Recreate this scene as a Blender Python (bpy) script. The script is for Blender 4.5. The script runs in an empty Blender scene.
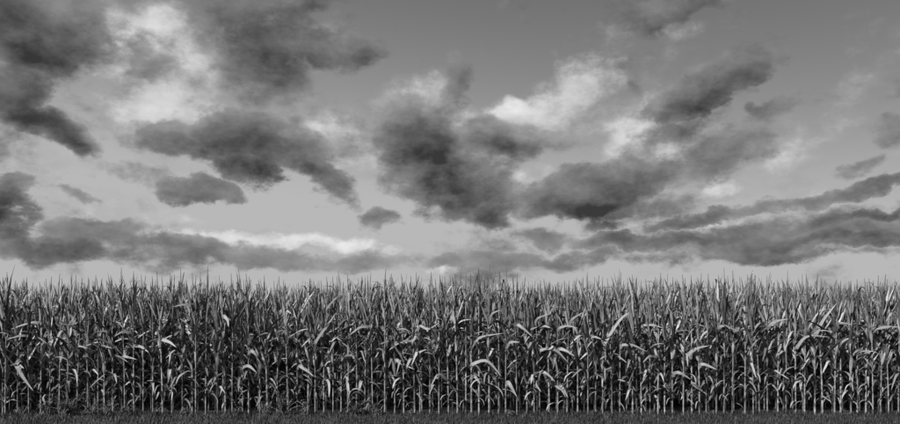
import bpy, math, random
import numpy as np
from mathutils import Vector

R = math.radians
random.seed(11)
rng = np.random.default_rng(11)
scene = bpy.context.scene
col = scene.collection

# ------------------------------------------------------------------ camera
CAM_H = 1.6
F = 800.0               # focal length in pixels of a 900 px wide picture
HOR = 330.0             # picture row of the horizon
D0 = 15.2               # metres to the front row of corn
cam_d = bpy.data.cameras.new('camera')
cam_d.sensor_width = 36.0
cam_d.lens = 36.0 * F / 900.0
cam_d.shift_y = (HOR - 212.0) / 900.0
cam_d.clip_end = 6000.0
cam = bpy.data.objects.new('camera', cam_d)
cam.location = (0, 0, CAM_H)
cam.rotation_euler = (R(90), 0, 0)
col.objects.link(cam)
scene.camera = cam

# ------------------------------------------------------------------ sun and exposure
SUN_AZ, SUN_EL = R(-138), R(41)        # azimuth from +Y, clockwise: behind the camera, to the left
sdir = Vector((math.sin(SUN_AZ) * math.cos(SUN_EL), math.cos(SUN_AZ) * math.cos(SUN_EL), math.sin(SUN_EL)))
sl = bpy.data.lights.new('sun', 'SUN')
sl.energy = 5.0
sl.angle = R(7)               # sun behind thin cloud: soft shadows
sl.color = (1, 1, 1)
sun = bpy.data.objects.new('sun', sl)
sun.rotation_euler = sdir.to_track_quat('Z', 'Y').to_euler()
sun.location = (-10, -10, 20)
col.objects.link(sun)
vs = scene.view_settings
vs.view_transform = 'Standard'
vs.look = 'None'
vs.exposure = 1.43
vs.gamma = 1.0
vs.use_curve_mapping = False

# ------------------------------------------------------------------ sky with clouds (world)
world = bpy.data.worlds.new('World')
scene.world = world
world.use_nodes = True
world.cycles.sampling_method = 'NONE'      # a soft sky: no light sampling needed
scene.cycles.max_bounces = 6
scene.cycles.diffuse_bounces = 1
scene.cycles.transmission_bounces = 5
wt = world.node_tree
wt.nodes.clear()


class NB:
    """small helper that adds shader nodes and links them"""
    def __init__(self, tree):
        self.t = tree

    def n(self, kind, **kw):
        nd = self.t.nodes.new(kind)
        for k, v in kw.items():
            setattr(nd, k, v)
        return nd

    def put(self, sock, v):
        if hasattr(v, 'is_output'):
            self.t.links.new(v, sock)
        elif v is not None:
            sock.default_value = v

    def m(self, op, a, b=None, c=None, clamp=False):
        nd = self.n('ShaderNodeMath', operation=op, use_clamp=clamp)
        for i, v in enumerate((a, b, c)):
            if v is not None:
                self.put(nd.inputs[i], v)
        return nd.outputs[0]

    def v(self, op, a, b=None):
        nd = self.n('ShaderNodeVectorMath', operation=op)
        self.put(nd.inputs[0], a)
        if b is not None:
            self.put(nd.inputs[3 if op == 'SCALE' else 1], b)
        return nd.outputs['Value'] if op in ('LENGTH', 'DOT_PRODUCT') else nd.outputs[0]

    def noise(self, vec, scale, detail=4.0, rough=0.5, dist=0.0, lac=2.0):
        nd = self.n('ShaderNodeTexNoise')
        self.put(nd.inputs['Vector'], vec)
        for k, val in (('Scale', scale), ('Detail', detail), ('Roughness', rough), ('Distortion', dist), ('Lacunarity', lac)):
            nd.inputs[k].default_value = val
        return nd

    def ramp(self, x, a, b, lo=0.0, hi=1.0):
        nd = self.n('ShaderNodeMapRange', interpolation_type='SMOOTHSTEP')
        self.put(nd.inputs['Value'], x)
        for k, val in (('From Min', a), ('From Max', b), ('To Min', lo), ('To Max', hi)):
            self.put(nd.inputs[k], val)
        return nd.outputs[0]

    def mixf(self, f, a, b):
        nd = self.n('ShaderNodeMix', data_type='FLOAT')
        self.put(nd.inputs[0], f)
        self.put(nd.inputs[2], a)
        self.put(nd.inputs[3], b)
        return nd.outputs[0]


def angles(px, py):
    dx, dz = (px - 450.0) / F, (HOR - py) / F
    az = math.atan(dx)
    el = math.atan(dz * math.cos(az))
    return az, el, dx


# cloud masses: picture x, y, half width, half height, tilt (down to the right), weight
DARK = [
    (-70, 55, 120, 50, 10, .9), (-110, 245, 170, 18, 0, .7), (-220, 150, 140, 34, 10, .85), (-330, 60, 160, 50, 0, .8), (-380, 240, 200, 18, 0, .7),
    (1010, 232, 150, 15, -4, .75), (990, 60, 90, 26, -14, .6), (1130, 150, 160, 34, -10, .85), (1250, 60, 160, 46, 0, .8), (1260, 240, 200, 18, 0, .7),
    (585, 194, 92, 32, -4, 1.15), (632, 178, 80, 24, -14, .75), (608, 225, 62, 13, -4, .65), (720, 216, 112, 12, -8, .85), (830, 196, 112, 11, -11, .85),
    (640, 242, 112, 14, 0, .85), (775, 240, 165, 11, -1, .8), (870, 214, 85, 10, -6, .75), (885, 238, 85, 10, -3, .7), (760, 255, 220, 10, 0, .5), (770, 236, 240, 30, -4, .62), (450, 259, 760, 11, 0, .5), (620, 215, 130, 26, 0, .5), (470, 165, 110, 50, 10, .55),
    (545, 236, 60, 12, 8, .6), (502, 142, 66, 32, 8, .8), (562, 142, 56, 20, 22, .6), (660, 140, 70, 22, -24, .45),
    (30, 30, 105, 62, 8, 1.0), (8, 90, 60, 45, 0, .95), (72, 35, 52, 62, 0, .7), (46, 131, 86, 26, 20, .85),
    (116, 166, 60, 16, 20, .48), (10, 112, 50, 20, 10, .8),
    (268, 6, 118, 42, 0, .6), (276, 62, 92, 68, 10, .74), (168, 133, 62, 28, -6, .85), (236, 138, 72, 42, 0, 1.0),
    (246, 168, 38, 26, 0, .95), (342, 50, 58, 30, 12, .85), (298, 150, 60, 38, 20, .72), (320, 180, 52, 30, 32, .9),
    (198, 192, 56, 18, 3, 1.0), (375, 222, 44, 14, 0, .85), (6, 196, 40, 26, 15, 1.0), (4, 225, 46, 24, 0, .95),
    (75, 198, 28, 10, 10, .75), (105, 232, 85, 17, -4, .7), (55, 247, 130, 17, 2, .68), (185, 248, 110, 15, 2, .55),
    (300, 258, 140, 14, 2, .5), (418, 140, 82, 48, 14, .95), (452, 188, 82, 44, 10, 1.0), (492, 212, 42, 24, 10, .85),
    (448, 92, 24, 52, 8, .5), 
    (705, 86, 105, 24, -20, 1.0), (668, 106, 34, 24, -30, .85), (621, 94, 14, 26, 25, .6),
    (668, 8, 80, 20, -5, .95), (762, 110, 55, 15, -14, .65), (886, 84, 30, 18, -10, .55), (836, 92, 36, 14, -8, .42),
    (862, 165, 38, 13, -14, .55), (898, 130, 34, 22, 0, .5), 
    (716, 150, 95, 40, -10, .55),
    (740, 60, 60, 16, -20, .4), (415, 262, 130, 11, 2, .55), (60, 252, 220, 19, 2, .64), (250, 256, 260, 16, 2, .62), (390, 260, 200, 12, 2, .56),
    (235, 262, 170, 12, 2, .5), 
    (345, 140, 60, 40, 30, .5), (400, 175, 60, 40, 20, .7), 
]
BRIGHT = [
    (154, 74, 84, 104, 4, .95), (185, 98, 80, 60, 30, .75), (578, 90, 60, 40, -10, .85), (540, 114, 62, 24, 4, .85),
    (612, 122, 90, 36, 0, .65), (262, 241, 120, 15, 2, .9), (380, 251, 60, 14, 0, .9), (722, 194, 36, 18, 0, .95),
    (525, 184, 50, 30, -20, .6), (690, 160, 90, 44, -10, .7), (446, 66, 24, 50, 10, .25), (330, 110, 80, 50, 20, .38),
    (640, 150, 80, 44, -20, .7), (720, 230, 120, 16, -8, .6), (310, 25, 60, 24, 0, .3),
    (420, 105, 90, 40, 10, .55), (760, 150, 110, 36, -14, .42), (330, 150, 90, 40, 20, .6), (840, 200, 110, 22, -10, .55), (100, 210, 120, 26, 6, .45),
    (200, 236, 70, 12, -4, .8), (60, 150, 90, 22, 20, .4), (480, 268, 90, 9, 3, .7),
]


def blob_sum(nb, az, el, blobs):
    """largest of many soft ellipses, three at a time in one vector"""
    def vec(x):
        c = nb.n('ShaderNodeCombineXYZ')
        for i in range(3):
            nb.put(c.inputs[i], x)
        return c.outputs[0]

    def mad(a, b, c):
        nd = nb.n('ShaderNodeVectorMath', operation='MULTIPLY_ADD')
        for i, v in enumerate((a, b, c)):
            nb.put(nd.inputs[i], v)
        return nd.outputs[0]

    A, E = vec(az), vec(el)
    rows = []
    for px, py, rx, ry, ang, w in blobs:
        a0, e0, dx = angles(px, py)
        sx, sy = rx / F / (1 + dx * dx), ry / F * math.cos(a0)
        c, s_ = math.cos(R(ang)), math.sin(R(ang))
        # along = (da*c - de*s)/sx ; across = (da*s + de*c)/sy   (tilt positive: down to the right)
        rows.append((c / sx, -s_ / sx, (-a0 * c + e0 * s_) / sx, s_ / sy, c / sy, (-a0 * s_ - e0 * c) / sy, w))
    while len(rows) % 3:
        rows.append(rows[-1])
    acc = None
    for i in range(0, len(rows), 3):
        q = list(zip(*rows[i:i + 3]))
        al = mad(A, q[0], mad(E, q[1], q[2]))
        cr = mad(A, q[3], mad(E, q[4], q[5]))
        r2 = mad(al, al, nb.v('MULTIPLY', cr, cr))
        val = mad(r2, tuple(-1.05 * w for w in q[6]), tuple(1.05 * w for w in q[6]))
        acc = nb.v('MAXIMUM', val, acc if acc is not None else (0., 0., 0.))
    sp = nb.n('ShaderNodeSeparateXYZ')
    nb.put(sp.inputs[0], acc)
    return nb.m('MAXIMUM', nb.m('MAXIMUM', sp.outputs[0], sp.outputs[1]), sp.outputs[2])


def cloud_group(name, blobs, seed, amount):
    """cloud density as a function of the direction looked in; second output: lit minus shaded side"""
    g = bpy.data.node_groups.new(name, 'ShaderNodeTree')
    g.interface.new_socket('Direction', in_out='INPUT', socket_type='NodeSocketVector')
    g.interface.new_socket('Density', in_out='OUTPUT', socket_type='NodeSocketFloat')
    g.interface.new_socket('Relief', in_out='OUTPUT', socket_type='NodeSocketFloat')
    nb = NB(g)
    gi, go = nb.n('NodeGroupInput'), nb.n('NodeGroupOutput')
    d = gi.outputs[0]
    sep = nb.n('ShaderNodeSeparateXYZ')
    nb.put(sep.inputs[0], d)
    az = nb.m('ARCTAN2', sep.outputs[0], sep.outputs[1])
    el = nb.m('ARCSINE', sep.outputs[2])
    st = nb.v('MULTIPLY', d, (1, 1, 1.55))
    st = nb.v('ADD', st, (seed, seed * .7, 0))
    wv = nb.n('ShaderNodeSeparateColor')
    nb.put(wv.inputs[0], nb.noise(st, 10.0, 6.0, .62).outputs['Color'])
    wa = nb.m('ADD', az, nb.m('MULTIPLY_ADD', wv.outputs[0], .12, -.06))
    we = nb.m('ADD', el, nb.m('MULTIPLY_ADD', wv.outputs[1], .066, -.033))
    base = blob_sum(nb, wa, we, blobs)
    base_lit = blob_sum(nb, nb.m('ADD', wa, -.012), nb.m('ADD', we, .022), blobs)      # a little nearer the light
    # beyond the masses placed above the sky carries on with the same kind of broken cloud
    gen = nb.ramp(nb.noise(st, 3.2, 3.0, .55).outputs['Fac'], .44, .66, 0, amount)
    side = nb.ramp(nb.m('ABSOLUTE', az), .60, .80)
    high = nb.ramp(el, .42, .56)
    slope = nb.m('SUBTRACT', base, base_lit)
    base = nb.m('MAXIMUM', base, nb.m('MULTIPLY', gen, nb.m('MAXIMUM', nb.m('MAXIMUM', side, high), .3)))
    fb1 = nb.noise(st, 11.0, 8.0, .61).outputs['Fac']
    fb2 = nb.noise(nb.v('ADD', st, LOFF), 11.0, 6.0, .61).outputs['Fac']
    fine = nb.noise(st, 36.0, 5.0, .62).outputs['Fac']
    fb = nb.m('ADD', nb.m('MULTIPLY_ADD', fb1, 1.8, -.9), nb.m('MULTIPLY_ADD', fine, .46, -.23))
    nb.put(go.inputs[0], nb.m('ADD', base, fb))
    nb.put(go.inputs[1], nb.m('ADD', nb.m('MULTIPLY', slope, .55), nb.m('MULTIPLY', nb.m('SUBTRACT', fb1, fb2), 1.9)))
    return g


LOFF = (-.014, 0, .04)          # towards the light, in noise space
W = NB(wt)
tc = W.n('ShaderNodeTexCoord')
dirv = W.v('NORMALIZE', tc.outputs['Generated'])
sepd = W.n('ShaderNodeSeparateXYZ')
W.put(sepd.inputs[0], dirv)
sky = W.n('ShaderNodeTexSky', sky_type='NISHITA', sun_disc=False, sun_elevation=SUN_EL, sun_rotation=(-SUN_AZ) % (2 * math.pi),
          air_density=1.0, dust_density=1.2, ozone_density=1.0, altitude=100)
ssep = W.n('ShaderNodeSeparateColor')
W.put(ssep.inputs[0], sky.outputs[0])
# black and white photograph: the sky as an orange-red filter sees it
skyv = W.m('MULTIPLY', W.m('POWER', W.m('MULTIPLY', ssep.outputs[0], 1 / 3.0), 1.6), 4.2)
_sm = W.n('ShaderNodeMath', operation='SMOOTH_MIN')       # the film's shoulder
W.put(_sm.inputs[0], skyv)
_sm.inputs[1].default_value = 3.55
_sm.inputs[2].default_value = 2.2
skyv = _sm.outputs[0]

gd = cloud_group('dark_clouds', DARK, 3.1, 1.05)
gb = cloud_group('bright_clouds', BRIGHT, 7.7, .6)


def dens(group):
    nd = W.n('ShaderNodeGroup')
    nd.node_tree = group
    W.put(nd.inputs[0], dirv)
    return nd.outputs[0], nd.outputs[1]


dd, rel_d = dens(gd)
bd, rel_b = dens(gb)
STR = 0.05
K = 1.0 / (STR * 2 ** vs.exposure)      # cloud tones below are given as they appear in the picture
# bright, sunlit cumulus
ab = W.ramp(bd, .15, .80, 0, .95)
cb = W.m('ADD', W.ramp(bd, .2, 1.1, .36 * K, .60 * K), W.m('MULTIPLY', rel_b, .30 * K))
tot = W.mixf(ab, skyv, cb)
# grey clouds seen from their shaded undersides; thin edges let the sky through
ad = W.ramp(dd, .18, .56, 0, .97)
edge = W.m('MINIMUM', W.m('MULTIPLY', tot, .8), .27 * K)
cdk = W.m('ADD', W.mixf(W.ramp(dd, .25, 1.10), edge, .036 * K), W.m('MULTIPLY', rel_d, .22 * K))
cdk = W.m('MAXIMUM', cdk, .03 * K)
tot = W.mixf(ad, tot, cdk)
comb = W.n('ShaderNodeCombineColor')
for i in range(3):
    W.put(comb.inputs[i], tot)
bg = W.n('ShaderNodeBackground')
bg.inputs['Strength'].default_value = STR
W.put(bg.inputs['Color'], comb.outputs[0])
wo = W.n('ShaderNodeOutputWorld')
wt.links.new(bg.outputs[0], wo.inputs['Surface'])


# ------------------------------------------------------------------ helpers
def tag(o, label=None, cat=None, group=None, kind=None):
    for k, v in (('label', label), ('category', cat), ('group', group), ('kind', kind)):
        if v:
            o[k] = v
    return o


def mesh_from(name, V, Fc, mat, smooth=True, uv=None, rnd=None):
    me = bpy.data.meshes.new(name)
    V = np.asarray(V, dtype=np.float32)
    Fc = np.asarray(Fc, dtype=np.int32)
    k = Fc.shape[1]
    me.vertices.add(len(V))
    me.vertices.foreach_set('co', V.ravel())
    me.loops.add(Fc.size)
    me.loops.foreach_set('vertex_index', Fc.ravel())
    me.polygons.add(len(Fc))
    me.polygons.foreach_set('loop_start', np.arange(len(Fc), dtype=np.int32) * k)
    me.polygons.foreach_set('loop_total', np.full(len(Fc), k, dtype=np.int32))
    me.update(calc_edges=True)
    if smooth:
        me.polygons.foreach_set('use_smooth', np.ones(len(Fc), dtype=bool))
    if uv is not None:
        at = me.attributes.new('across', 'FLOAT_VECTOR', 'POINT')
        at.data.foreach_set('vector', np.asarray(uv, dtype=np.float32).ravel())
    if rnd is not None:
        at = me.attributes.new('rnd', 'FLOAT', 'POINT')
        at.data.foreach_set('value', np.asarray(rnd, dtype=np.float32))
    me.materials.append(mat)
    me.validate()
    return me


def link(name, me, parent=None):
    o = bpy.data.objects.new(name, me)
    col.objects.link(o)
    if parent is not None:
        o.parent = parent
    return o


def empty(name, loc, rz=0.0):
    o = bpy.data.objects.new(name, None)
    o.empty_display_size = .1
    o.location = loc
    o.rotation_euler = (0, 0, rz)
    col.objects.link(o)
    return o


# ------------------------------------------------------------------ materials (a black and white picture: all greys)
def material(name):
    m = bpy.data.materials.new(name)
    m.use_nodes = True
    m.node_tree.nodes.clear()
    nb = NB(m.node_tree)
    out = nb.n('ShaderNodeOutputMaterial')
    return m, nb, out


def grey(nb, val):
    c = nb.n('ShaderNodeCombineColor')
    for i in range(3):
        nb.put(c.inputs[i], val)
    return c.outputs[0]


def leaf_material(name, lo, hi, transl, rough=.5, rib=.10):
    m, nb, out = material(name)
    oi = nb.n('ShaderNodeObjectInfo')
    at = nb.n('ShaderNodeAttribute', attribute_name='rnd')
    r = nb.m('FRACT', nb.m('ADD', oi.outputs['Random'], at.outputs['Fac']))
    base = nb.m('ADD', nb.m('MULTIPLY', nb.m('POWER', r, 1.5), hi - lo), lo)
    geo = nb.n('ShaderNodeNewGeometry')
    ac = nb.n('ShaderNodeAttribute', attribute_name='across')
    sp = nb.n('ShaderNodeSeparateXYZ')
    nb.put(sp.inputs[0], ac.outputs['Vector'])
    mid = nb.ramp(nb.m('ABSOLUTE', sp.outputs[0]), .22, .04, 0, rib)
    mott = nb.noise(geo.outputs['Position'], 23.0, 4.0, .65).outputs['Fac']
    base = nb.m('MULTIPLY', nb.m('ADD', base, mid), nb.m('ADD', nb.m('MULTIPLY', mott, .8), .6))
    dry = nb.ramp(sp.outputs[1], .75, 1.0, 0, .03)
    base = nb.m('ADD', base, dry)
    c = grey(nb, base)
    # fine parallel veins
    vein = nb.m('SINE', nb.m('MULTIPLY', sp.outputs[0], 42.0))
    bump = nb.n('ShaderNodeBump')
    bump.inputs['Strength'].default_value = .25
    bump.inputs['Distance'].default_value = .002
    nb.put(bump.inputs['Height'], vein)
    bs = nb.n('ShaderNodeBsdfPrincipled')
    nb.put(bs.inputs['Base Color'], c)
    bs.inputs['Roughness'].default_value = rough
    bs.inputs['Specular IOR Level'].default_value = .25
    nb.put(bs.inputs['Normal'], bump.outputs[0])
    tr = nb.n('ShaderNodeBsdfTranslucent')
    nb.put(tr.inputs['Color'], c)
    mx = nb.n('ShaderNodeMixShader')
    mx.inputs[0].default_value = transl
    nb.t.links.new(bs.outputs[0], mx.inputs[1])
    nb.t.links.new(tr.outputs[0], mx.inputs[2])
    nb.t.links.new(mx.outputs[0], out.inputs['Surface'])
    return m


def solid_material(name, lo, hi, scale, rough=.6, stretch=(1, 1, 1), bump=.3, dist=.003, spec=.3):
    m, nb, out = material(name)
    geo = nb.n('ShaderNodeNewGeometry')
    oi = nb.n('ShaderNodeObjectInfo')
    at = nb.n('ShaderNodeAttribute', attribute_name='rnd')
    r = nb.m('FRACT', nb.m('ADD', oi.outputs['Random'], at.outputs['Fac']))
    p = nb.v('MULTIPLY', geo.outputs['Position'], stretch)
    ns = nb.noise(p, scale, 6.0, .6).outputs['Fac']
    f = nb.ramp(ns, .3, .7, lo, hi)
    f = nb.m('MULTIPLY', f, nb.m('ADD', nb.m('MULTIPLY', r, .5), .75))
    bm_ = nb.n('ShaderNodeBump')
    bm_.inputs['Strength'].default_value = bump
    bm_.inputs['Distance'].default_value = dist
    nb.put(bm_.inputs['Height'], ns)
    bs = nb.n('ShaderNodeBsdfPrincipled')
    nb.put(bs.inputs['Base Color'], grey(nb, f))
    bs.inputs['Roughness'].default_value = rough
    bs.inputs['Specular IOR Level'].default_value = spec
    nb.put(bs.inputs['Normal'], bm_.outputs[0])
    nb.t.links.new(bs.outputs[0], out.inputs['Surface'])
    return m


M_LEAF = leaf_material('corn_leaf', .03, .175, .06, rough=.45, rib=.05)
M_PALE = leaf_material('pale_corn_leaf', .07, .115, .06, rough=.45, rib=.03)
M_STALK = solid_material('corn_stalk', .045, .15, 9.0, .5, (1, 1, 1.2))
M_HUSK = solid_material('corn_husk', .10, .17, 30.0, .6, (1, 1, .15))
M_SILK = solid_material('corn_silk', .03, .06, 60.0, .8)
M_TASSEL = solid_material('corn_tassel', .03, .07, 60.0, .8)
M_GRASS = leaf_material('verge_grass', .008, .032, .25, rough=.6, rib=0)
M_WEED = leaf_material('weed_leaf', .04, .10, .25, rough=.6, rib=.02)
M_SOIL = solid_material('soil', .02, .04, 6.0, .95, (1, 1, 1), .8, .03, .1)
M_TURF = solid_material('turf_soil', .02, .04, 4.0, .95, (1, 1, 1), .8, .03, .1)

# ------------------------------------------------------------------ ground
def sheet(name, x0, x1, y0, y1, z, mat, nx, ny, amp=0.0):
    xs, ys = np.linspace(x0, x1, nx + 1), np.linspace(y0, y1, ny + 1)
    X, Y = np.meshgrid(xs, ys)
    Z = np.full_like(X, z)
    if amp:
        Z = Z + amp * (np.sin(X * 1.7 + Y * .6) * .5 + np.sin(X * .43 - Y * 1.9) * .5)
    V = np.stack([X.ravel(), Y.ravel(), Z.ravel()], 1)
    i = np.arange(nx)[None, :] + (nx + 1) * np.arange(ny)[:, None]
    i = i.ravel()
    Fc = np.stack([i, i + 1, i + nx + 2, i + nx + 1], 1)
    return link(name, mesh_from(name, V, Fc, mat))


tag(sheet('ground', -3000, 3000, -600, 5000, -.012, M_SOIL, 1, 1), kind='structure', label='dark bare soil under the corn field')
tag(sheet('verge', -60, 60, -20, D0 - .12, 0.0, M_TURF, 120, 36, .006), kind='structure', label='turf strip along the near edge of the corn')


# ------------------------------------------------------------------ corn leaf shapes
def smooth01(x):
    x = np.clip(x, 0, 1)
    return x * x * (3 - 2 * x)


def ribbon(spine, side, nrm, width, fold, wave, seed):
    """blade with a creased midrib along a spine: three points across"""
    n = len(spine)
    s = np.linspace(0, 1, n)
    ph = seed * 1.7
    w = width[:, None]
    wv = (wave * np.sin(s * 17 + ph) * smooth01(s * 4) * (1 - s))[:, None]
    wv2 = (wave * np.sin(s * 15 + ph + 2.1) * smooth01(s * 4) * (1 - s))[:, None]
    L = spine + side * w * .5 + nrm * (w * fold + wv)
    Rr = spine - side * w * .5 + nrm * (w * fold + wv2)
    V = np.stack([L, spine, Rr], 1).reshape(-1, 3)
    uv = np.stack([np.tile([-1., 0., 1.], n), np.repeat(s, 3), np.zeros(3 * n)], 1)
    i = np.arange(n - 1) * 3
    Fc = np.concatenate([np.stack([i, i + 1, i + 4, i + 3], 1), np.stack([i + 1, i + 2, i + 5, i + 4], 1)])
    return V, Fc, uv


def blade_width(s, W0):
    return W0 * (.45 + .55 * smooth01(s / .22)) * np.power(np.clip(1 - s ** 2.3, 0, 1), .85) + .0015


def leaf_shape(kind, seed, nseg):
    r = random.Random(seed)
    s = np.linspace(0, 1, nseg + 1)
    if kind == 'top':
        L, W0 = r.uniform(.46, .74), r.uniform(.042, .060)
        a0, a1, p = r.uniform(4, 22), r.uniform(10, 38), 1.3
        th = a0 + (a1 - a0) * s ** p
        if r.random() < .05:
            th = th + smooth01((s - r.uniform(.5, .7)) * 6) * r.uniform(50, 110)
    elif kind == 'mid':
        L, W0 = r.uniform(.52, .80), r.uniform(.058, .082)
        a0, a1, p = r.uniform(18, 44), r.uniform(45, 125), r.uniform(1.4, 2.8)
        th = a0 + (a1 - a0) * s ** p
    elif kind == 'kink':
        L, W0 = r.uniform(.50, .78), r.uniform(.055, .08)
        a0, k = r.uniform(18, 38), r.uniform(.28, .5)
        th = a0 + smooth01((s - k) * 7) * r.uniform(75, 135)
    else:
        L, W0 = r.uniform(.42, .68), r.uniform(.045, .068)
        a0, a1, p = r.uniform(35, 60), r.uniform(140, 176), r.uniform(.6, 1.1)
        th = a0 + (a1 - a0) * s ** p
    th = np.radians(th)
    ds = L / nseg
    t = np.stack([np.sin(th), np.zeros_like(th), np.cos(th)], 1)
    # sideways sway
    sway = np.radians(r.uniform(-30, 30)) * s ** 2
    t = np.stack([t[:, 0] * np.cos(sway), t[:, 0] * np.sin(sway), t[:, 2]], 1)
    sp = np.vstack([[0, 0, 0], np.cumsum((t[:-1] + t[1:]) * .5 * ds, 0)])
    sp[:, 0] += .012
    side = np.stack([-np.sin(sway), np.cos(sway), np.zeros_like(s)], 1)
    nrm = np.cross(side, t)
    tw = np.radians(r.uniform(-75, 75)) * s ** 1.3
    sd = side * np.cos(tw)[:, None] + nrm * np.sin(tw)[:, None]
    nn = nrm * np.cos(tw)[:, None] - side * np.sin(tw)[:, None]
    nn = -nn if nn[0, 0] > 0 else nn
    return ribbon(sp, sd, nn, blade_width(s, W0), .20, .012, seed)


NV = {'top': 14, 'mid': 16, 'kink': 12, 'low': 12}
LEAF, LEAF_LO = {}, {}
for ki, (k, n) in enumerate(NV.items()):
    LEAF[k] = [mesh_from('leaf', *leaf_shape(k, 100 * ki + j, 12)[:2], M_LEAF, uv=leaf_shape(k, 100 * ki + j, 12)[2]) for j in range(n)]
    LEAF_LO[k] = [leaf_shape(k, 100 * ki + j, 7) for j in range(n)]


def tube(path, rad, k=6):
    path = np.asarray(path, float)
    n = len(path)
    rad = np.broadcast_to(np.asarray(rad, float), (n,))
    tg = np.gradient(path, axis=0)
    tg /= np.linalg.norm(tg, axis=1)[:, None] + 1e-9
    ref = np.array([0, 0, 1.]) if abs(tg[0, 2]) < .8 else np.array([1., 0, 0])
    u = np.cross(tg, ref)
    u /= np.linalg.norm(u, axis=1)[:, None] + 1e-9
    v = np.cross(tg, u)
    a = np.arange(k) * 2 * math.pi / k
    V = path[:, None, :] + rad[:, None, None] * (np.cos(a)[None, :, None] * u[:, None, :] + np.sin(a)[None, :, None] * v[:, None, :])
    V = V.reshape(-1, 3)
    i = np.arange(n - 1)[:, None] * k + np.arange(k)[None, :]
    j = np.arange(n - 1)[:, None] * k + (np.arange(k)[None, :] + 1) % k
    Fc = np.stack([i, j, j + k, i + k], -1).reshape(-1, 4)
    return V, Fc


def merge(parts):
    Vs, Fs, o = [], [], 0
    for V, Fc in parts:
        Vs.append(V)
        Fs.append(Fc + o)
        o += len(V)
    return np.vstack(Vs), np.vstack(Fs)


STALK_H = 2.12          # unit stalk height, scaled per plant


def stalk_shape(seed, k=7, full=True):
    r = random.Random(seed)
    bx, by = r.uniform(-.10, .10), r.uniform(-.10, .10)
    zs, rs = [-.03], [.017]
    z = .05
    while z < STALK_H - .05:
        base = .0165 * (1 - .62 * z / STALK_H)
        if full:
            zs += [z - .014, z, z + .014]
            rs += [base, base * 1.32, base]
        else:
            zs.append(z)
            rs.append(base)
        z += r.uniform(.13, .17) if full else .5
    zs.append(STALK_H)
    rs.append(.005)
    zs = np.array(zs)
    q = np.clip(zs / STALK_H, 0, 1)
    path = np.stack([bx * q ** 1.6, by * q ** 1.6, zs], 1)
    return tube(path, rs, k), (bx, by)


STALKS = []
for j in range(9):
    (V, Fc), b = stalk_shape(500 + j)
    STALKS.append((mesh_from('stalk', V, Fc, M_STALK), b))


def tassel_shape(seed, k=4):
    r = random.Random(seed)
    parts = []
    h = r.uniform(.28, .46)
    parts.append(tube([(0, 0, -.02), (0, 0, h * .5), (r.uniform(-.02, .02), 0, h)], [.007, .0085, .004], k))
    for _ in range(r.randint(1, 4)):
        a = r.uniform(0, 6.28)
        z0 = r.uniform(.01, .07)
        l = r.uniform(.12, .22)
        sp = r.uniform(.12, .38)
        c, s_ = math.cos(a), math.sin(a)
        parts.append(tube([(0, 0, z0), (c * l * sp * .6, s_ * l * sp * .6, z0 + l * .6), (c * l * sp * 1.1, s_ * l * sp * 1.1, z0 + l)],
                          [.004, .0055, .003], k))
    return merge(parts)


TASSELS = [mesh_from('tassel', *tassel_shape(700 + j), M_TASSEL) for j in range(10)]


def ear_shape(seed):
    r = random.Random(seed)
    L = r.uniform(.20, .26)
    n = 9
    t = np.linspace(0, 1, n)
    rad = .026 * np.sin(np.pi * np.clip(t * .86 + .12, 0, 1)) ** .7 + .002
    path = np.stack([t * L * .34, np.zeros(n), t * L], 1)
    parts = [tube(path, rad, 8)]
    for q in range(3):                    # loose husk blades round the tip
        a = q * 2.1 + r.random()
        s = np.linspace(0, 1, 5)
        sp = np.stack([.02 * math.cos(a) + s * L * .36 + .03 * math.cos(a) * s, .02 * math.sin(a) + .03 * math.sin(a) * s, L * (.25 + s * .95)], 1)
        sd = np.tile([-math.sin(a), math.cos(a), 0], (5, 1))
        nn = np.tile([math.cos(a), math.sin(a), 0], (5, 1))
        V, Fc, _ = ribbon(sp, sd, nn, .032 * np.sqrt(1 - s ** 2) + .001, -.1, 0, seed)
        parts.append((V, Fc))
    silk = []
    for q in range(7):
        a = r.uniform(0, 6.28)
        tip = np.array([L * .36, 0, L])
        e = np.array([math.cos(a), math.sin(a), 0])
        silk.append(tube([tip, tip + e * .015 + (0.006, 0, .04), tip + e * .05 + (.012, 0, .035), tip + e * .06 + (.012, 0, -.01)], [.004, .004, .003, .002], 3))
    return merge(parts), merge(silk)


EARS = []
for j in range(6):
    (V, Fc), (V2, F2) = ear_shape(800 + j)
    EARS.append((mesh_from('ear', V, Fc, M_HUSK), mesh_from('silk', V2, F2, M_SILK)))


def plant_plan(r, H, front=False):
    """where the leaves of one plant sit: height, azimuth, kind, variant, scale"""
    phi = r.gauss(0, 38) if front else r.uniform(-90, 90)
    phi += 180 if r.random() < .5 else 0
    n = r.randint(20, 23) if front else r.randint(17, 20)
    plan = []
    for i in range(n):
        q = i / (n - 1)
        z = H * (.10 + .82 * q ** .95) + r.uniform(-.03, .03)
        az = phi + 180 * (i % 2) + r.gauss(0, 30)
        u = r.random()
        if q > .68:
            k = 'top'
        elif q > .30:
            k = 'mid' if u < .66 else ('kink' if u < .9 else 'top')
        else:
            k = 'low' if u < .7 else 'kink'
        sc = r.uniform(.68, 1.05) if front and q <= .68 else r.uniform(.85, 1.12) * (1.0 if q > .68 else 1.3)
        if q < .14:
            sc *= .72
        if q > .9:
            sc *= .82
        plan.append((z, R(az), k, r.randrange(NV[k]), sc))
    return plan


def ordinal(n):
    return f"{n}{'th' if 10 <= n % 100 <= 20 else {1: 'st', 2: 'nd', 3: 'rd'}.get(n % 10, 'th')}"


def px_x(px, D=D0):
    return (px - 450.0) / F * D


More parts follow.
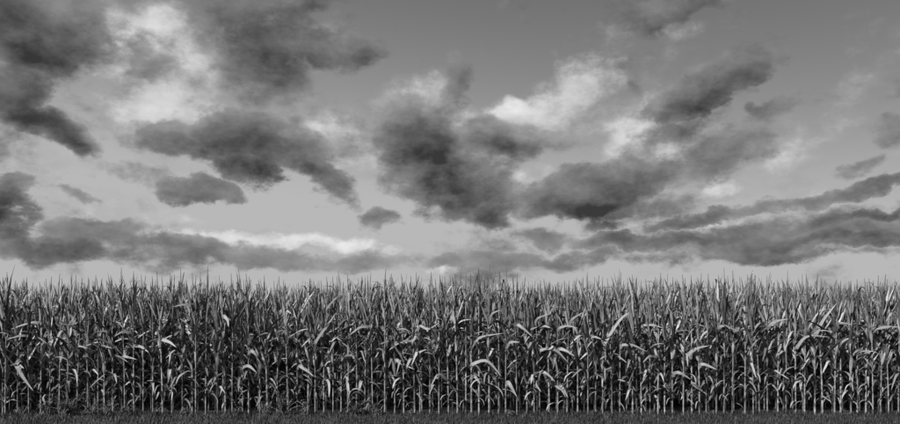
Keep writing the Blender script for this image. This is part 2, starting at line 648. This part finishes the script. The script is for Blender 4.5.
def px_z(py, D=D0):
    return CAM_H + (HOR - py) / F * D


# picture columns at which the front stalks stand
FRONT = [-5, 2, 6.5, 18, 29, 40, 50, 59, 68, 78, 88, 97, 104, 112.6, 124.5, 133.6, 143.4, 152, 163, 172, 182, 192, 196.5, 205, 218, 225, 232.6,
         242, 248.5, 259.4, 268, 277, 288, 297, 307.5, 315, 323.6, 333, 341, 348, 357, 365, 372.6, 385, 394.7, 404, 414.7, 420, 430, 439, 448.5,
         457.5, 466, 471.5, 479, 489, 498.7, 505.5, 517, 527, 534, 540, 549.6, 558, 567, 578, 587.7, 596, 603, 611.7, 619.8, 632, 642, 650,
         657.5, 664, 672, 683, 692.5, 699, 706.6, 716.4, 724, 731.5, 744, 752.5, 760, 768, 778.7, 787, 796, 805, 815, 822.6, 834, 842, 850.7,
         857, 865.5, 872, 881.5, 890, 897.5, 905]

# conspicuous pale leaves of the front row: picture points from the stalk outwards
SHOW = [
    [(40, 323), (28, 324), (15, 329)], [(34, 336), (24, 336), (13, 339)], [(65, 334), (72, 325), (80, 315)], [(130, 333), (125, 332), (119, 336)],
    [(74, 348), (82, 346), (92, 348)], [(96, 347), (105, 346), (114, 348)], [(135, 346), (144, 347), (152, 352)], [(120, 356), (130, 357), (140, 359)],
    [(14, 361), (21, 363), (29, 368)], [(14, 365), (26, 376), (38, 390)], [(196, 307), (187, 305), (177, 307)], [(165, 340), (172, 342), (180, 347)],
    [(225, 316), (229, 320), (231, 327)], [(279, 311), (286, 310), (293, 314)], [(324, 311), (331, 304), (339, 296)], [(315, 341), (328, 326), (338, 312)],
    [(369, 327), (360, 328), (351, 335)], [(419, 338), (411, 341), (402, 340)], [(421, 326), (429, 329), (440, 322)], [(415, 356), (420, 352), (427, 349)],
    [(394, 360), (403, 364), (415, 369)], [(470, 345), (481, 337), (504, 333)], [(486, 320), (492, 314), (500, 310)], [(531, 323), (538, 318), (548, 314)],
    [(563, 326), (572, 319), (583, 312)], [(559, 328), (567, 326), (577, 328)], [(515, 325), (522, 328), (532, 337)], [(505, 345), (511, 342), (519, 342)],
    [(539, 327), (544, 326), (550, 328)], [(588, 339), (593, 337), (600, 339)], [(543, 350), (555, 350), (567, 362)], [(471, 364), (487, 361), (501, 376)],
    [(559, 349), (566, 351), (574, 356)], [(472, 376), (477, 379), (482, 387)], [(506, 382), (511, 387), (516, 396)], [(531, 381), (535, 384), (540, 391)],
    [(541, 372), (547, 374), (554, 381)], [(559, 386), (563, 389), (567, 397)], [(604, 342), (621, 318), (635, 310)], [(645, 326), (652, 325), (662, 328)],
    [(712, 328), (723, 326), (737, 332)], [(621, 345), (631, 345), (644, 351)], [(686, 356), (693, 349), (707, 345)], [(672, 373), (679, 373), (688, 379)],
    [(688, 384), (696, 387), (705, 394)], [(792, 347), (806, 336), (826, 337)], [(812, 333), (821, 320), (833, 303)], [(833, 346), (841, 340), (850, 337)],
    [(830, 325), (838, 323), (849, 325)], [(875, 329), (883, 327), (893, 327)], [(865, 301), (871, 300), (878, 304)], [(767, 325), (776, 321), (786, 319)],
    [(657, 357), (648, 356), (640, 362)], [(612, 357), (604, 356), (598, 359)], [(444, 378), (438, 374), (431, 386)], [(240, 368), (250, 366), (258, 372)],
    [(246, 355), (254, 351), (262, 362)], [(700, 364), (707, 366), (713, 369)], [(862, 352), (856, 350), (848, 355)], [(300, 366), (307, 370), (315, 376)],
]


def catmull(P, n):
    P = np.asarray(P, float)
    Q = np.vstack([2 * P[0] - P[1], P, 2 * P[-1] - P[-2]])
    seg = len(P) - 1
    out = []
    for t in np.linspace(0, seg, n):
        i = min(int(t), seg - 1)
        f = t - i
        a, b, c, d = Q[i], Q[i + 1], Q[i + 2], Q[i + 3]
        out.append(.5 * (2 * b + (c - a) * f + (2 * a - 5 * b + 4 * c - d) * f * f + (3 * b - a - 3 * c + d) * f ** 3))
    return np.array(out)


show_of = {}
for pts in SHOW:
    i = min(range(len(FRONT)), key=lambda q: abs(FRONT[q] - pts[0][0]))
    show_of.setdefault(i, []).append(pts)

ROW_GAP = .76


def make_plant(x, y, r, H, front=None):
    root = empty('corn_plant', (x, y, 0))
    sc = H / STALK_H
    me, (bx, by) = STALKS[r.randrange(len(STALKS))]
    st = link('stalk', me, root)
    th = r.uniform(.72, 1.18)
    st.scale = (th, th, sc)
    bx, by = bx * th, by * th

    def at(z):
        q = min(1.0, max(0.0, z / H))
        return bx * q ** 1.6, by * q ** 1.6

    for z, az, k, vi, s in plant_plan(r, H, front is not None):
        lf = link('leaf', LEAF[k][vi], root)
        px, py = at(z)
        lf.location = (px, py, z)
        lf.rotation_euler = (0, r.uniform(-.06, .06), az)
        lf.scale = (s, s, s)
    ta = link('tassel', TASSELS[r.randrange(len(TASSELS))], root)
    ta.location = (bx, by, H - .005)
    ta.rotation_euler = (r.uniform(-.08, .08), r.uniform(-.08, .08), r.uniform(0, 6.28))
    if r.random() < .72:
        me, ms = EARS[r.randrange(len(EARS))]
        z = H * r.uniform(.42, .54)
        px, py = at(z)
        a = r.uniform(0, 6.28)
        e = link('ear', me, root)
        e.location = (px + .012 * math.cos(a), py + .012 * math.sin(a), z)
        e.rotation_euler = (0, 0, a)
        link('silk', ms, e)
    if front is not None:
        for pts in show_of.get(front, []):
            W0 = []
            for q, (u, v) in enumerate(pts):
                W0.append((px_x(u), px_z(v)))
            sgn = 1 if W0[-1][0] > W0[0][0] else -1
            z0 = max(.1, min(W0[0][1] - .07, H - .1))
            sx, sy = at(z0)
            P = [(sx + sgn * .012, sy - .008, z0)]
            for q, (wx, wz) in enumerate(W0):
                P.append((wx - x if q else (sx + sgn * .035 + .3 * (wx - x)), sy - .05 - .06 * q, wz))
            sp = catmull(P, 14)
            s = np.linspace(0, 1, 14)
            t = np.gradient(sp, axis=0)
            t /= np.linalg.norm(t, axis=1)[:, None]
            up = np.array([-.25, -.8, .62])
            nn = up[None, :] - t * (t @ up)[:, None]
            nn /= np.linalg.norm(nn, axis=1)[:, None]
            sd = np.cross(nn, t)
            V, Fc, uv = ribbon(sp, sd, nn, blade_width(s, r.uniform(.062, .09)), .12, .008, front + 1)
            lo = link('leaf', mesh_from('leaf', V, Fc, M_PALE, uv=uv), root)
    return root


plant_rows = []
for row in range(3):
    y = D0 + row * ROW_GAP
    half = 462 / F * y
    if row == 0:
        xs = [px_x(p) for p in FRONT]
    else:
        xs, x = [], -half + .07 * row
        while x < half:
            xs.append(x)
            x += random.uniform(.15, .225)
    plant_rows.append((y, xs))

frontx = plant_rows[0][1]
GROUPS = ['corn plants in the front row', 'corn plants in the second row', 'corn plants in the third row']
for row, (y, xs) in enumerate(plant_rows):
    gaps = {}
    items = []
    for i, x in enumerate(xs):
        r = random.Random(row * 1000 + i)
        H = r.gauss(2.22, .08) + (.02 if row == 0 else .05) + .05 * math.sin(x * 1.1 + 2) + .03 * math.sin(x * 2.7)
        H = max(2.05, min(2.42, H))
        o = make_plant(x, y + r.uniform(-.05, .05), r, H, i if row == 0 else None)
        if row == 0:
            sh = len(show_of.get(i, []))
            look = 'with a pale arching leaf, ' if sh == 1 else ('with pale arching leaves, ' if sh else '')
            o['label'] = f'front-row corn plant {look}{ordinal(i + 1)} stalk from the left edge'
        else:
            fx = x * D0 / y
            g = sum(1 for q in frontx if q < fx)
            gaps.setdefault(g, []).append(o)
        tag(o, cat='corn plant', group=GROUPS[row])
    for g, os_ in gaps.items():
        nm = ('second', 'third')[row - 1]
        for q, o in enumerate(os_):
            which = '' if len(os_) == 1 else (('left ' if q == 0 else 'right ') if len(os_) == 2 else ('left ', 'middle ', 'right ', 'far right ')[q])
            if g == 0:
                o['label'] = f'{which}{nm}-row corn plant left of the very first front stalk'.strip()
            elif g >= len(frontx):
                o['label'] = f'{which}{nm}-row corn plant right of the very last front stalk'.strip()
            else:
                o['label'] = f'{which}{nm}-row corn plant behind the gap between {ordinal(g)} and {ordinal(g + 1)} front stalks'.strip()

# ------------------------------------------------------------------ the rest of the field, too deep to count: one mass
Vs, Fs, Us, Rs, off = [], [], [], [], 0


def add_arr(V, Fc, uv, rv):
    global off
    Vs.append(V)
    Fs.append(Fc + off)
    Us.append(uv)
    Rs.append(np.full(len(V), rv))
    off += len(V)


(STV, STF), _ = stalk_shape(3, 5, False)
TAS_LO = [tassel_shape(740 + j, 3) for j in range(6)]
for row in range(0, 26):
    y = D0 + row * ROW_GAP
    half = 462 / F * y
    x = -16.0 - row * .3
    while x < 16.0 + row * .3:
        x += random.uniform(.15, .225)
        if row < 3 and -half < x < half:
            continue
        r = random.Random(int(x * 1000) + row * 77777)
        H = max(2.05, min(2.45, r.gauss(2.27, .08)))
        yy = y + r.uniform(-.06, .06)
        rv = r.random()
        V = STV * (1, 1, H / STALK_H) + (x, yy, 0)
        if row < 17:
            add_arr(V, STF, np.tile([0., .3, 0.], (len(V), 1)), .97)
        for z, az, k, vi, s in plant_plan(r, H):
            if row > 16 and z < 1.1:
                continue
            V, Fc, uv = LEAF_LO[k][vi]
            c, sn = math.cos(az) * s, math.sin(az) * s
            V = np.stack([V[:, 0] * c - V[:, 1] * sn + x, V[:, 0] * sn + V[:, 1] * c + yy, V[:, 2] * s + z], 1)
            add_arr(V, Fc, uv, r.random())
        V, Fc = TAS_LO[r.randrange(6)]
        add_arr(V + (x, yy, H), Fc, np.tile([.5, .3, 0.], (len(V), 1)), .3)
o = link('corn_field', mesh_from('corn_field', np.vstack(Vs), np.vstack(Fs), M_LEAF, uv=np.vstack(Us), rnd=np.concatenate(Rs)))
tag(o, 'dense mass of corn rows deeper in the field behind the nearest plants', 'corn', kind='stuff')

# ------------------------------------------------------------------ grass verge in front of the corn
NG = 90000
gx = rng.uniform(-14, 14, NG)
gy = D0 + .22 - (rng.random(NG) ** 1.3) * 5.5
clump = .5 + .25 * np.sin(gx * 3.1 + 1.3 * np.sin(gy * 2.2)) + .25 * np.sin(gx * 7.7 + gy * 5.1)
hgt = (.035 + .075 * rng.random(NG) ** 1.6) * (.6 + .8 * clump)
tall = rng.random(NG) < .02
hgt = np.where(tall, hgt * 2.3, hgt)
az = rng.uniform(0, 2 * math.pi, NG)
ln = rng.uniform(.1, .75, NG) * hgt
wd = rng.uniform(.0035, .0075, NG)
ca, sa = np.cos(az), np.sin(az)
ux, uy = -sa, ca
t = [0.0, .55, 1.0]
P = []
for q, (tt, wf) in enumerate(((0, 1), (.55, .8), (1.0, .08))):
    cx, cy, cz = gx + ca * ln * tt ** 2, gy + sa * ln * tt ** 2, hgt * tt * (1 - .12 * tt) - .005
    P.append(np.stack([cx - ux * wd * wf, cy - uy * wd * wf, cz], 1))
    P.append(np.stack([cx + ux * wd * wf, cy + uy * wd * wf, cz], 1))
V = np.stack(P, 1).reshape(-1, 3)
i = np.arange(NG) * 6
Fc = np.concatenate([np.stack([i, i + 1, i + 3, i + 2], 1), np.stack([i + 2, i + 3, i + 5, i + 4], 1)])
o = link('grass', mesh_from('grass', V, Fc, M_GRASS, smooth=False, uv=np.tile([.5, .2, 0], (len(V), 1)), rnd=np.repeat(rng.random(NG), 6)))
tag(o, 'rough short grass growing along the foot of the corn', 'grass', kind='stuff')


# ------------------------------------------------------------------ weeds at the foot of the corn
def weed(px, half_w, h, n, leaf_len, leaf_w, seed, label, loop=False):
    r = random.Random(seed)
    root = empty('weed_plant', (px_x(px, D0 - .22), D0 - .22, 0))
    tag(root, label, 'weed', 'weeds at the foot of the corn')
    lv = []
    for _ in range(n):
        a = r.uniform(0, 6.28)
        reach = half_w * math.sqrt(r.random())
        top = h * r.uniform(.45, 1.0) * (1 - .4 * (reach / half_w) ** 2)
        e = np.array([math.cos(a), .5 * math.sin(a), 0])
        path = catmull([(e[0] * .01, e[1] * .01, -.01), e * reach * .45 + (0, 0, top * .62), e * reach + (0, 0, top)], 7)
        V, Fc = tube(path, np.linspace(.006, .0025, 7), 4)
        stm = link('stem', mesh_from('stem', V, Fc, M_STALK), root)
        for q in range(r.randint(9, 14)):
            f = r.uniform(.2, 1.0)
            p = path[min(6, int(f * 6.99))]
            b = r.uniform(0, 6.28)
            L = leaf_len * r.uniform(.6, 1.2)
            s = np.linspace(0, 1, 5)
            ou = np.array([math.cos(b), math.sin(b), 0])
            sp = p + ou * (s * L)[:, None] + np.array([0, 0, 1]) * (s * L * .5 - s ** 2 * L * r.uniform(.4, 1.0))[:, None]
            tt = np.gradient(sp, axis=0)
            tt /= np.linalg.norm(tt, axis=1)[:, None]
            sd = np.tile([-math.sin(b), math.cos(b), 0], (5, 1))
            nn = np.cross(tt, sd)
            V, Fc, uv = ribbon(sp, sd, nn, leaf_w * np.sin(np.pi * np.clip(s * .9 + .1, 0, 1)) ** .8 + .001, .1, 0, q)
            lv.append((V, Fc))
    V, Fc = merge(lv)
    link('foliage', mesh_from('foliage', V, Fc, M_WEED, uv=np.tile([.5, .2, 0], (len(V), 1))), root)
    if loop:                                  # dry blades curled into a ring
        for q, (rad, z0) in enumerate(((.145, .36), (.10, .35))):
            th = np.linspace(-2.4 + q, 3.0 + q * .8, 22)
            sp = np.stack([rad * np.sin(th), -.06 - .03 * np.cos(th), z0 + rad * np.cos(th)], 1)
            tt = np.gradient(sp, axis=0)
            tt /= np.linalg.norm(tt, axis=1)[:, None]
            nn = np.stack([np.sin(th), -.6 + 0 * th, np.cos(th)], 1)
            nn -= tt * (nn * tt).sum(1)[:, None]
            nn /= np.linalg.norm(nn, axis=1)[:, None]
            V, Fc, uv = ribbon(sp, np.cross(nn, tt), nn, blade_width(np.linspace(0, 1, 22), .045), .15, .004, q)
            link('curled_leaf', mesh_from('curled_leaf', V, Fc, M_PALE if q == 0 else M_LEAF, uv=uv), root)


weed(66, .36, .52, 22, .11, .022, 1, 'wide mounded weed at the foot of the corn near the left edge')
weed(92, .22, .46, 12, .10, .018, 2, 'narrower weed just right of the wide mounded weed')
weed(283, .34, .48, 24, .06, .016, 3, 'fine-leaved bushy weed tangle between sparse stalks left of centre')
weed(357, .24, .36, 16, .09, .02, 4, 'weed with a blade curled into a ring, left of centre', loop=True)
weed(128, .24, .24, 10, .10, .02, 5, 'small low weed right of the two big weeds at left')

taken = {66, 92, 283, 357, 128}
spots = [(22, .16, .30, 8), (47, .2, .40, 12), (109, .16, .36, 9), (158, .18, .26, 8), (187, .14, .22, 7), (237, .14, .2, 6), (264, .2, .38, 12), (303, .18, .34, 10),
         (377, .16, .3, 9), (410, .12, .16, 5), (509, .12, .15, 5), (592, .12, .16, 5), (637, .13, .2, 6), (709, .12, .16, 5), (782, .12, .18, 5), (846, .12, .18, 5)]
for q, (px, hw, hh, n) in enumerate(spots):
    g = sum(1 for p in FRONT if p < px)
    size = 'tall' if hh > .32 else ('middling' if hh > .21 else 'small')
    weed(px, hw, hh, n, .055 + .05 * (q % 3) / 2, .014 + .004 * (q % 2), 40 + q,
         f'{size} weed at the foot of the corn between {ordinal(g)} and {ordinal(g + 1)} front stalks')
